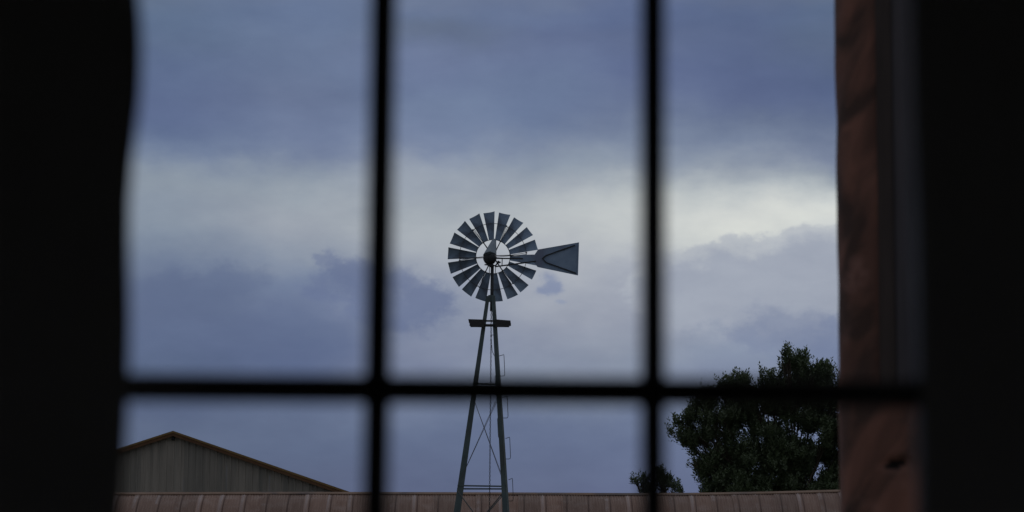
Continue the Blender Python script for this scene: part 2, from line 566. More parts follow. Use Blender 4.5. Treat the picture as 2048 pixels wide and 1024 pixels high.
for nm, lo, hi, mt in (
        ('floor', (-RX - 0.25, RY0 - 0.25, -0.15), (RX + 0.25, WY + TH, -0.002), 'floor'),
        ('ceiling', (-RX - 0.25, RY0 - 0.25, RZ + 0.002), (RX + 0.25, WY + TH + 0.35, RZ + 0.2), 'plaster'),
        ('left_wall', (-RX - 0.25, RY0, 0), (-RX - 0.003, WY + TH - 0.01, RZ), 'plaster'),
        ('right_wall', (RX + 0.003, RY0, 0), (RX + 0.25, WY + TH - 0.01, RZ), 'plaster'),
        ):
    o = MB().box(lo, hi).build(nm, M[mt])
    o['kind'] = 'structure'

bw = MB()
y0_, y1_ = RY0 - 0.25, RY0 - 0.003
bx0, bx1, bz0, bz1 = 0.3, 1.5, 0.95, 2.05                # unseen opening behind the camera, added to brighten the room
sq = lambda y: [(-RX - 0.25, y, 0), (RX + 0.25, y, 0), (RX + 0.25, y, RZ), (-RX - 0.25, y, RZ), (bx0, y, bz0), (bx1, y, bz0), (bx1, y, bz1), (bx0, y, bz1)]
fr = [(i, (i + 1) % 4, 4 + (i + 1) % 4, 4 + i) for i in range(4)]
bw.add(sq(y0_) + sq(y1_), fr + [tuple(8 + q for q in f)[::-1] for f in fr]
       + [(4 + i, 4 + (i + 1) % 4, 12 + (i + 1) % 4, 12 + i) for i in range(4)] + [((i + 1) % 4, i, 8 + i, 8 + (i + 1) % 4) for i in range(4)])
bo_ = bw.build('back_wall', M['plaster'])
bo_['kind'] = 'structure'

# ------------------------------------------------------------------ the window
WIN_Y = 2.02
pA, pB = at(759, 512, WIN_Y), at(1306, 512, WIN_Y)
zc = at(1024, 781, WIN_Y).z
pitch_x = pB.x - pA.x
xs = [pA.x - pitch_x, pA.x, pB.x, pB.x + pitch_x]
PH = 0.365
zs = [zc - PH, zc, zc + PH]
MW = 0.0178
win = thing('window', 'dark small-paned sash window with thin black muntins looking out on a windmill', 'window', (xs[1] + pitch_x / 2, WIN_Y, zs[0]))
W0 = Vector(win.location)


def wbox(name, x0, x1, z0, z1, d, mat, par=win, off=0.0, bv=0.0):
    o = MB().box((x0 - W0.x, -d / 2 + off, z0 - W0.z), (x1 - W0.x, d / 2 + off, z1 - W0.z)).build(name, mat, par)
    if bv:
        bevel(o, bv, 2)
    return o


ST = 0.045
h = MW / 2
wbox('stile', xs[0] + h - ST, xs[0] + h, zs[0] - ST, zs[2] + ST, 0.036, M['muntin'], bv=0.003)
wbox('stile', xs[3] - h, xs[3] - h + ST, zs[0] - ST, zs[2] + ST, 0.036, M['muntin'], bv=0.003)
wbox('rail', xs[0] + h, xs[3] - h, zs[0] + h - ST, zs[0] + h, 0.034, M['muntin'], bv=0.003)
wbox('rail', xs[0] + h, xs[3] - h, zs[2] - h, zs[2] - h + ST, 0.034, M['muntin'], bv=0.003)
for x, hm in ((xs[1], 0.0109), (xs[2], 0.0103)):
    wbox('muntin', x - hm, x + hm, zs[0] + h, zs[2] - h, 0.022, M['muntin'], bv=0.004)
wbox('muntin', xs[0] + h, xs[3] - h, zc - 0.0118, zc + 0.0114, 0.019, M['muntin'], bv=0.004)
for i in range(3):
    for k in range(2):
        wbox('pane', xs[i] + h, xs[i + 1] - h, zs[k] + h, zs[k + 1] - h, 0.003, M['glass'])

# ------------------------------------------------------------------ log post outside the right-hand panes
PY = 8.0
c_mid = at(1762, 512, PY)
post_w = 176 / F * 8.06
RAD = post_w / 2
post = thing('log_post', 'weathered reddish brown log post with twisted grain behind the right-hand panes', 'post', (c_mid.x, PY, 0))
rng = random.Random(4)
SEG, ROWS, HT = 48, 320, 4.4
mb = MB()
vs, fs = [], []
for i in range(ROWS + 1):
    z = HT * i / ROWS
    for k in range(SEG):
        a = 2 * PI * k / SEG
        tw = a * 1.0 - z * 3.4
        r = RAD * (0.985 + 0.035 * max(0, math.sin(2 * tw)) ** 2 * math.sin(z * 2.1 + 1) + 0.012 * math.sin(3 * tw + 1.3 * z) + 0.006 * math.sin(7 * tw + z))
        r *= 1.0 - 0.012 * (z - 2.7)
        # an axe notch on the camera side, low down
        zn = at(1783, 932, PY).z
        da = (a - (-PI / 2 + 0.17) + PI) % (2 * PI) - PI
        cut = math.exp(-((z - zn - 0.02 * da) / 0.013) ** 2 - (da / 0.22) ** 4)
        r -= RAD * 0.28 * cut
        vs.append((r * math.cos(a), r * math.sin(a), z))
for i in range(ROWS):
    for k in range(SEG):
        l = (k + 1) % SEG
        fs.append((i * SEG + k, i * SEG + l, (i + 1) * SEG + l, (i + 1) * SEG + k))
fs.append(tuple(range(SEG))[::-1])
fs.append(tuple(ROWS * SEG + k for k in range(SEG)))
log = mb.add(vs, fs).build('log', M['log'], post, smooth=True)
log.data.materials.append(M['notch_shade'])
for pl in log.data.polygons:
    q = pl.center
    da = (math.atan2(q.y, q.x) - (-PI / 2 + 0.17) + PI) % (2 * PI) - PI
    if abs(da) < 0.24 and abs(q.z - zn - 0.02 * da) < 0.012:
        pl.material_index = 1  # slot faces coloured black to paint the shade inside the notch
z_low = at(1790, 800, PY).z
for (p0, p1, dy, mt, lab) in ((1757, 1786, 0.0, 'board_brown', 'dark brown board'), (1786.6, 1850, 0.012, 'board_grey', 'dark blue-grey board')):
    a, b2 = at(p0, 500, PY - RAD), at(p1, 500, PY - RAD)
    o = MB().box((a.x - c_mid.x, -RAD - 0.03 + dy, z_low), (b2.x - c_mid.x, -RAD * 0.3, HT - 0.05)).build('board', M[mt], post)
    bevel(o, 0.006, 2)
    o['label'] = lab

# ------------------------------------------------------------------ windmill
MY = 66.0
axis = at(982, 650, MY)
AX, S = axis.x, None
depth = (at(985, 514, MY) - CAM).length
S = depth / F                                         # metres per photo pixel there
mill = thing('windmill', 'grey steel farm windmill with eighteen-bladed wheel and tail vane on open tower', 'windmill', (AX, MY, 0))


def L(px, py, dy=0.0):
    """point in the windmill's frame for a photo pixel, at depth dy from the tower axis"""
    p = at(px, py, MY + dy)
    return Vector((p.x - AX, dy, p.z))


Z_APEX = L(983, 520).z
z650, z1000 = L(980, 650).z, L(980, 1000).z
r650, r1000 = 18.0 * S, 66.5 * S


def rad_at(z):
    return r650 + (r1000 - r650) * (z650 - z) / (z650 - z1000)


LEG_A = [PI * 1.0, PI * (-1 / 3.0), PI * (1 / 3.0)]    # left leg, near right leg, far right leg


def leg_pt(k, z):
    r = rad_at(z)
    return Vector((r * math.cos(LEG_A[k]), r * math.sin(LEG_A[k]), z))


Z_LEGTOP = L(983, 592).z
for k in range(3):
    # folded angle section, open towards the axis
    a, b2 = leg_pt(k, 0.0), leg_pt(k, Z_LEGTOP)
    d = (b2 - a).normalized()
    inw = Vector((-math.cos(LEG_A[k]), -math.sin(LEG_A[k]), 0))
    tan = Vector((math.sin(LEG_A[k]), -math.cos(LEG_A[k]), 0))
    mb = MB()
    for s in (-1, 1):
        f_dir = (inw * 0.9 + tan * s * 0.44).normalized() if k == 0 else (inw * 0.5 + tan * s * 0.866).normalized()
        nrm = d.cross(f_dir).normalized()
        t = 0.008
        wb, wt_ = (0.265, 0.105) if k == 0 else (0.15, 0.068)
        vs = []
        for (q, w) in ((a, wb), (b2, wt_)):
            vs += [q + nrm * t * s, q + f_dir * w + nrm * t * s, q + f_dir * w, q]
        mb.add(vs, [(0, 1, 2, 3), (7, 6, 5, 4), (0, 4, 5, 1), (1, 5, 6, 2), (2, 6, 7, 3), (3, 7, 4, 0)])
    mb.build('tower_leg', M['tower'], mill)


def girt(z0, dz=0.0):
    for (i, j, off) in ((0, 1, 0.05), (0, 2, -0.045), (1, 2, 0.0)):
        p, q = leg_pt(i, z0 + off * 0.9), leg_pt(j, z0)
        MB().bar(p, q, 0.035, 0.04).build('crossbar', M['tower'], mill)


z_g = [L(978, 771).z, L(966, 975).z]
for z in z_g:
    girt(z)
z_prev = z_g[1]
for z in (z_prev - 2.0, 0.25):
    girt(z)
levels = [z_g[0] - 0.2, z_g[1] + 0.05]


def braces(z_top, z_bot, r=0.0068):
    for (i, j) in ((0, 1), (0, 2), (1, 2)):
        for (u, w) in ((i, j), (j, i)):
            p, q = leg_pt(u, z_top), leg_pt(w, z_bot)
            MB().tube([p, q], r, 5).build('brace', M['wire'], mill)


braces(z_g[0] - 0.22, z_g[1] + 0.04)
braces(z_g[1] - 0.08, z_g[1] - 2.0, 0.016)
braces(z_g[1] - 2.05, 0.3, 0.016)
# top plates where the legs close on the mast
MB().tube([(0, 0, Z_LEGTOP - 0.16), (0, 0, Z_LEGTOP + 0.02)], 0.085, 8).build('leg_collar', M['tower'], mill)
# mast pipe
z_mast_top = L(984, 530).z
MB().tube([(0.012, 0, L(984, 622).z), (0.022, 0, z_mast_top)], [0.048, 0.046], 10).build('mast', M['iron'], mill, True)

# work platform: two rough planks and their bearers
zp = L(980, 648).z
for sgn, pa, pb in ((-1, 937, 969), (1, 992, 1022)):
    for dy, cut in ((-0.24, 0.0), (0.0, 0.03), (0.24, 0.05)):
        xa, xb = L(pa, 648).x, L(pb, 648).x
        if sgn < 0:
            xa += cut + (0.11 if dy < -0.1 else 0)
        else:
            xb -= cut
        MB().box((xa, dy - 0.105, zp - 0.05 + 0.012 * sgn * dy), (xb, dy + 0.105, zp - 0.005)).build('plank', M['plank'], mill)
    xa, xb = L(pa + (4 if sgn < 0 else 0), 648).x, L(pb - (0 if sgn < 0 else 1), 648).x
    # the deep skirt board facing the camera, its outer end broken off
    x_out, x_in = (xa, xb) if sgn < 0 else (xb, xa)
    e = -sgn
    zt, zb = L(980, 641.5).z, L(980, 657).z
    if sgn < 0:
        poly = [(L(937, 642).x, -0.36, zt), (L(969, 642).x, -0.36, zt - 0.01), (L(968, 658).x, -0.36, zb - 0.01), (L(944, 658).x, -0.36, zb), (L(938, 648).x, -0.36, zp)]
    else:
        poly = [(L(991, 642).x, -0.36, zt), (L(1021, 644).x, -0.36, zt - 0.03), (L(1022, 654).x, -0.36, zb + 0.04), (L(1000, 657).x, -0.36, zb), (L(991, 656).x, -0.36, zb)]
    MB().prism(poly, (0, 0.03, 0)).build('skirt_board', M['plank'], mill)
for dz, dy in ((0.05, -0.3), (-0.06, -0.3), (-0.02, 0.28)):
    MB().bar((-0.24, dy, zp + dz), (0.2, dy, zp + dz), 0.04, 0.045).build('bearer', M['plank'], mill)

# furling chain down the middle
mb = MB()
z = L(983, 609).z
i = 0
while z > 3.0:
    pts = []
    for k in range(8):
        a = 2 * PI * k / 8
        u, w = 0.017 * math.cos(a), 0.034 * math.sin(a)
        pts.append((0.005 + (u if i % 2 else u * 0.35), (u * 0.35 if i % 2 else u), z + w))
    mb.tube(pts, 0.0065, 4, close=True)
    z -= 0.058
    i += 1
chain = mb.build('chain', M['iron'], mill)
chain['kind'] = 'stuff'
MB().tube([(0.01, 0, L(983, 613).z), (0.01, 0, L(983, 600).z)], 0.035, 8).build('swivel', M['iron'], mill, True)

# climbing steps: bent rods up both flanges of the right-hand legs
def step_rod(pts):
    MB().tube([L(x, y, -0.15) for x, y in pts], 0.0085, 5).build('step', M['iron'], mill)


for (x_in, y0, x_out, y1, x_bot) in ((998, 711, 1008, 752, 1000), (1005, 794, 1014.5, 836, 1004), (1011, 876, 1019.5, 918, 1011), (1017, 958.5, 1025, 1002, 1017)):
    step_rod([(x_in, y0 + 1), (x_out - 2.5, y0 - 1), (x_out - 0.6, y0 - 2), (x_out, y0 + 1), (x_out + 1.6, y1 - 4), (x_out + 0.6, y1 - 0.6), (x_out - 2, y1), (x_bot, y1)])
for (xt, y0, xb, y1) in ((982, 670, 991, 712), (990, 752, 997, 794), (995, 835, 1000, 876), (1001, 917, 1008, 960)):
    step_rod([(xt + 6, y0), (xt + 1, y0), (xt, y0 + 3), (xt + (xb - xt) * 0.25, y0 + (y1 - y0) * 0.75), (xb - 3, y1 - 1.5), (xb, y1), (xb + 3, y1)])

# gearbox and hood
WHY = 0.42                                             # the wheel stands beyond the tower
gx = L(979.5, 516)
gb = MB()
ring = []
vs, fs = [], []
prof = [(-0.20, 0.03), (-0.195, 0.12), (-0.15, 0.17), (0.0, 0.185), (0.18, 0.175), (0.26, 0.13), (0.30, 0.05)]
for (yy, rr) in prof:
    for k in range(20):
        a = 2 * PI * k / 20
        vs.append((gx.x + rr * math.cos(a), yy, gx.z + min(rr * math.sin(a), 0.05 + 0.02 * math.cos(a))))
for i in range(len(prof) - 1):
    for k in range(20):
        l = (k + 1) % 20
        fs.append((i * 20 + k, i * 20 + l, (i + 1) * 20 + l, (i + 1) * 20 + k))
fs += [tuple(range(20)), tuple(range((len(prof) - 1) * 20, len(prof) * 20))]
gearbox = gb.add(vs, fs).build('gearbox', M['iron'], mill, True)
# hood: a peaked sheet-metal cover, steep on its right side
hx = lambda px, py, dy=0.0: L(px, py) + Vector((0, dy, 0))
apex_f, apex_b = hx(986.5, 477.5, -0.02), hx(988.5, 478, 0.16)
base = [hx(966, 511, -0.10), hx(970, 508, -0.215), hx(980, 505, -0.235), hx(990, 508, -0.19), hx(993, 513, -0.10), hx(993, 513, 0.22), hx(980, 509, 0.27), hx(967, 511, 0.2)]
top_r = [hx(985, 478.5, -0.03), hx(986, 477.6, -0.05), hx(987.5, 477.2, -0.055), hx(990.5, 478.5, -0.05), hx(992.4, 481, -0.02), hx(992.4, 481, 0.1), hx(988, 478, 0.13), hx(985, 479, 0.1)]
hb = MB()
n8 = len(base)
hb.add(base + top_r, [(i, (i + 1) % n8, n8 + (i + 1) % n8, n8 + i) for i in range(n8)] + [tuple(range(n8))[::-1], tuple(range(n8, 2 * n8))])
MB().tube([L(984.5, 516, -0.30), L(984.5, 516, -0.16)], [0.09, 0.125], 14).build('shaft_cap', M['iron'], gearbox, True)
hood = hb.build('hood', M['hood'], gearbox)
# turntable levers and tail truss fixings
MB().bar(L(969, 529.3, -0.1), L(992, 531.5, -0.1), 0.035, 0.03).build('furl_lever', M['iron'], mill)
MB().tube([L(981, 534), L(984, 528)], [0.10, 0.075], 10).build('turntable', M['iron'], mill, True)
MB().tube([L(990, 533, -0.12), L(995, 526, -0.16), L(1001.5, 524.5, -0.16)], 0.02, 6).build('furl_arm', M['iron'], mill)
MB().tube([L(995, 522.5, -0.14), L(999.5, 525.5, -0.14)], 0.033, 6).build('spring', M['iron'], mill)
for (px, yb) in ((978.5, 548), (990.5, 548)):
    MB().tube([L(px + 0.8, 533, -0.06), L(px, yb, -0.06)], 0.010, 5).build('stay_wire', M['wire'], mill)

# tail
TY = -0.14
tail_pts = [(1040, 509.6), (1069.3, 509), (1076, 499), (1158, 484.6), (1155.7, 550.8), (1075, 534), (1068.3, 525), (1040, 523.2)]
mb = MB()
mb.prism([L(x, y, TY) for x, y in tail_pts], (0, 0.012, 0))
vane = mb.build('tail_vane', M['vane'], mill)
mb = MB()
for (a, b2, w) in (((1085, 517), (1092, 511), 0.05), ((1092, 511), (1150, 490.5), 0.045), ((1085, 517), (1092, 525), 0.05), ((1092, 525), (1152, 546.5), 0.045)):
    mb.bar(L(*a, TY - 0.015), L(*b2, TY - 0.015), w, 0.03)
mb.build('vane_brace', M['iron'], vane)
MB().bar(L(1157, 485, TY - 0.01), L(1155, 550, TY - 0.01), 0.03, 0.03).build('vane_edge', M['vane'], vane)
MB().bar(L(993, 516.7, TY), L(1046, 517.3, TY), 0.03, 0.035).build('tail_bar', M['iron'], mill)
MB().bar(L(990, 533.4, TY), L(1072, 522.5, TY), 0.03, 0.035).build('tail_bar', M['iron'], mill)
MB().bar(L(1004.5, 515.5, TY - 0.02), L(1004, 531.5, TY - 0.02), 0.025, 0.025).build('tail_link', M['iron'], mill)

# wheel
hub = L(986, 513.3, WHY)
RI, RM, RO = 34.5 * S, 67.5 * S, 91.3 * S


def wp(r, deg, dy=0.0):
    return Vector((hub.x + r * math.cos(R(deg)), WHY + dy, hub.z + r * math.sin(R(deg))))


wheel = MB().tube([(hub.x, WHY - 0.22, hub.z), (hub.x, WHY + 0.12, hub.z)], [0.10, 0.09], 14).build('wheel', M['iron'], mill, True)
for rr, t in ((RI, 0.010), (RM, 0.008)):
    MB().tube([wp(rr, a * 5) for a in range(72)], t, 5, close=True).build('rim', M['wire'], wheel)
rngb = random.Random(11)
blade_proto = None
PITCHB = R(27)
for k in range(18):
    if blade_proto is None:
        # one blade, pointing along +x, pitched and slightly dished
        bl = MB()
        nr, nw = 5, 4
        vs = []
        for i in range(nr + 1):
            t = i / nr
            r = RI - 0.4 * S + (RO - RI) * t
            wdt = (10.2 + (23.0 - 10.2) * t) * S / math.cos(PITCHB)
            for j in range(nw + 1):
                q = (j / nw - 0.5)
                dish = 0.055 * (1 - 4 * q * q) * (0.4 + 0.6 * t)
                x = r - 0.03 * abs(q) * 0
                yy = q * wdt
                vs.append((x, yy * math.sin(PITCHB) + dish * math.cos(PITCHB), yy * math.cos(PITCHB) - dish * math.sin(PITCHB)))
        m0 = len(vs)
        vs += [(a, b2 + 0.004, c2) for a, b2, c2 in vs]
        fs = []
        for i in range(nr):
            for j in range(nw):
                a = i * (nw + 1) + j
                fs.append((a, a + 1, a + nw + 2, a + nw + 1))
                fs.append((m0 + a, m0 + a + nw + 1, m0 + a + nw + 2, m0 + a + 1))
        for i in range(nr):
            for j in (0, nw):
                a = i * (nw + 1) + j
                fs.append((a, a + nw + 1, m0 + a + nw + 1, m0 + a))
        for j in range(nw):
            for i in (0, nr):
                a = i * (nw + 1) + j
                fs.append((a, a + 1, m0 + a + 1, m0 + a))
        blade_proto = bl.add(vs, fs).build('blade', M['blade'], wheel)
        bo = blade_proto
    else:
        bo = blade_proto.copy()
        col.objects.link(bo)
        bo.parent = wheel
    bo.location = hub
    bo.rotation_euler = (rngb.uniform(-0.09, 0.09), -R(95.5 - 20 * k + rngb.uniform(-0.9, 0.9)), 0)
for k in range(6):
    a = 4.5 + 60 * k
    mb = MB()
    mb.tube([wp(0.07, a, -0.15), wp(RI, a, -0.03)], 0.013, 5)
    mb.tube([wp(RI - 0.01, a, -0.03), wp(RM + 0.02, a - 2.6, -0.01)], 0.0085, 5)
    mb.tube([wp(RI - 0.01, a, -0.03), wp(RM + 0.02, a + 2.6, -0.01)], 0.0085, 5)
    mb.tube([wp(0.07, a, 0.15), wp(RM, a, 0.02)], 0.008, 5)
    mb.tube([wp(RI - 0.025, a, -0.03), wp(RI + 0.025, a, -0.03)], 0.024, 6)
    for s in (-2.6, 2.6):
        mb.tube([wp(RM - 0.025, a + s, -0.01), wp(RM + 0.025, a + s, -0.01)], 0.022, 6)
    mb.build('spoke', M['wire'], wheel)

# ------------------------------------------------------------------ long shed with the arched corrugated roof, beyond the windmill
SY = 80.0
ridge_pts = [(60, 988), (230, 986.5), (600, 985.5), (1000, 986.5), (1250, 988), (1400, 987.5), (1550, 985), (1680, 981.5), (1900, 975)]


def ridge_z(px):
    for (x0, y0), (x1, y1) in zip(ridge_pts, ridge_pts[1:]):
        if px <= x1:
            t = (px - x0) / (x1 - x0)
            return at(px, y0 + (y1 - y0) * t + 2, SY).z
    return at(px, ridge_pts[-1][1], SY).z


x_lo, x_hi = at(60, 986, SY).x, at(1900, 986, SY).x
SW = 0.70
n_sheet = int((x_hi - x_lo) / SW)
shed = thing('shed', 'long low shed with a pinkish rusty corrugated metal roof behind the windmill', 'shed', ((x_lo + x_hi) / 2, SY, 0))
SX = shed.location.x
RA, PH0, PH1 = 2.5, R(13), R(74)
NA, NC, SUB = 14, 8, 4
vs, fs = [], []
for i in range(NA + 1):
    ph = PH0 + (PH1 - PH0) * i / NA
    for j in range(NC * SUB + 3):
        u = j / (NC * SUB) * SW
        amp = 0.015 * math.cos(2 * PI * j / SUB)
        rr = RA + amp
        vs.append((u, RA * math.sin(PH0) - rr * math.sin(ph), rr * math.cos(ph) - RA * math.cos(PH0)))
wd = NC * SUB + 3
for i in range(NA):
    for j in range(wd - 1):
        fs.append((i * wd + j, i * wd + j + 1, (i + 1) * wd + j + 1, (i + 1) * wd + j))
m0 = len(vs)
vs += [(a, b2 + 0.003 * 0.5, c2 - 0.003) for a, b2, c2 in vs]
fs += [tuple(m0 + q for q in f)[::-1] for f in fs[:]]
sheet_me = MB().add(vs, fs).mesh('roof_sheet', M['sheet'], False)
rs = random.Random(21)
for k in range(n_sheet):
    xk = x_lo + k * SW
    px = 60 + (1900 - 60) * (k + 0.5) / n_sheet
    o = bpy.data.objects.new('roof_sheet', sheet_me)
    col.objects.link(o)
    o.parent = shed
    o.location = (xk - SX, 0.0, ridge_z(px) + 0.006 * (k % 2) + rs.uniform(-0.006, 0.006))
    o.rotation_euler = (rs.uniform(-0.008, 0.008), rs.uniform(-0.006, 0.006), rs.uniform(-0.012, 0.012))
    # ridge cap length with its rolled edge
    za, zb2 = ridge_z(px - 22) + 0.03, ridge_z(px + 22) + 0.03
    cb = MB()
    sec = [(-0.155, -0.055), (-0.16, -0.03), (0.0, 0.035), (0.16, -0.03), (0.155, -0.055), (0.0, 0.022)]
    ov = 0.03
    cb.add([(xk - SX - ov, y, za + z) for y, z in sec] + [(xk - SX + SW, y, zb2 + z) for y, z in sec],
           [(i, (i + 1) % 6, 6 + (i + 1) % 6, 6 + i) for i in range(6)] + [(5, 4, 3, 2, 1, 0), (6, 7, 8, 9, 10, 11)])
    cb.build('ridge_cap', M['cap'], shed)
z_r = at(1000, 986, SY).z
dz = RA * (math.cos(PH0) - math.cos(PH1))
dyw = RA * (math.sin(PH1) - math.sin(PH0))
# far slope, walls
vs, fs = [], []
for i in range(NA + 1):
    ph = PH0 + (PH1 - PH0) * i / NA
    for x in (x_lo - SX, x_hi - SX):
        vs.append((x, 0.02 + RA * (math.sin(ph) - math.sin(PH0)), z_r - 0.16 + RA * (math.cos(ph) - math.cos(PH0))))
for i in range(NA):
    fs.append((2 * i, 2 * i + 1, 2 * i + 3, 2 * i + 2))
MB().add(vs, fs).build('far_roof_slope', M['barn_roof'], shed)
MB().box((x_lo - SX + 0.1, -dyw + 0.1, 0), (x_hi - SX - 0.1, -dyw + 0.25, z_r - dz - 0.05)).build('wall', M['shed_wall'], shed)
MB().box((x_lo - SX + 0.1, dyw - 0.25, 0), (x_hi - SX - 0.1, dyw - 0.1, z_r - dz - 0.15)).build('wall', M['shed_wall'], shed)
for sx_ in (x_lo - SX + 0.1, x_hi - SX - 0.25):
    poly = [(sx_, -dyw + 0.26, 0), (sx_, dyw - 0.26, 0), (sx_, dyw - 0.26, z_r - dz - 0.1), (sx_, dyw * 0.5, z_r - 0.75), (sx_, 0, z_r - 0.25), (sx_, -dyw * 0.5, z_r - 0.75), (sx_, -dyw + 0.26, z_r - dz - 0.1)]
    MB().prism(poly, (0.15, 0, 0)).build('end_wall', M['shed_wall'], shed)

# ------------------------------------------------------------------ big barn behind, gable end to the camera
BY = 102.0
ap = at(348, 863, BY)
e_r = at(711, 988.5, BY)
half = e_r.x - ap.x
slope = (ap.z - e_r.z) / half
barn = thing('barn', 'large grey metal barn with brown roof edge, its gable rising above the rusty shed roof', 'barn', (ap.x, BY, 0))
NP = 17
pw = 2 * half / NP
half_w = half - 0.12
for k in range(NP):
    xa, xb = -half + k * pw, -half + (k + 1) * pw
    mb = MB()
    # trapezoidal ribs along the panel, flat pans between
    prof = [(0.0, 0.0)]
    nrib = 3
    for r_ in range(nrib):
        c_ = (r_ + 0.5) / nrib * pw
        prof += [(c_ - 0.05, 0.0), (c_ - 0.025, -0.03), (c_ + 0.025, -0.03), (c_ + 0.05, 0.0)]
    prof.append((pw - 0.004, 0.0))
    vs, fs = [], []
    for (u, dy) in prof:
        x = xa + u
        zt = ap.z - slope * abs(x) - 0.06
        vs += [(x, dy, 0.0), (x, dy, zt)]
    for i in range(len(prof) - 1):
        fs.append((2 * i, 2 * i + 2, 2 * i + 3, 2 * i + 1))
    # thickness behind
    m0 = len(vs)
    vs += [(a, b2 + 0.03, c2) for a, b2, c2 in vs]
    fs += [tuple(m0 + q for q in f)[::-1] for f in fs[:]]
    e2 = len(prof) - 1
    fs += [(0, 1, m0 + 1, m0), (2 * e2, m0 + 2 * e2, m0 + 2 * e2 + 1, 2 * e2 + 1)]
    mb.add(vs, fs)
    o = mb.build('wall_panel', M['barn_metal'], barn)
    o.location = (0, 0.012 * (k % 2), 0)
th = math.atan(slope)
ln = half / math.cos(th) + 0.05
BD = 22.0
for s in (-1, 1):
    p0 = Vector((0, 0, ap.z))
    p1 = Vector((s * (half + 0.35), 0, ap.z - slope * (half + 0.35)))
    nrm = Vector((s * math.sin(th), 0, math.cos(th)))
    y0 = -0.30
    # roof slab
    a, b2 = p0 - nrm * 0.07, p1 - nrm * 0.07
    MB().prism([a + Vector((0, y0 + 0.05, 0)), b2 + Vector((0, y0 + 0.05, 0)), b2 + nrm * 0.06 + Vector((0, y0 + 0.05, 0)), a + nrm * 0.06 + Vector((0, y0 + 0.05, 0))],
               (0, BD, 0)).build('roof', M['barn_roof'], barn)
    for (q0, q1, nm, mt, dy) in ((-0.20, -0.075, 'fascia', 'rake_lower', 0.01), (-0.073, 0.01, 'rake_trim', 'rake_upper', -0.02)):
        pts = [p0 + Vector((0, 0, q0 / math.cos(th))), p1 + Vector((0, 0, q0 / math.cos(th))), p1 + Vector((0, 0, q1 / math.cos(th))), p0 + Vector((0, 0, q1 / math.cos(th)))]
        MB().prism([q + Vector((0, y0 + dy, 0)) for q in pts], (0, 0.05, 0)).build(nm, M[mt], barn)
    MB().box((s * half_w - 0.05, 0.1, 0), (s * half_w + 0.05, BD - 0.4, ap.z - slope * half - 0.2)).build('side_wall', M['barn_metal'], barn)
# small lamp housing under the peak
zf = at(348, 877, BY).z
MB().tube([(0, 0.02, zf + 0.05), (0, -0.14, zf + 0.04), (0, -0.2, zf - 0.06)], [0.05, 0.055, 0.075], 8).build('gable_lamp', M['iron'], barn)


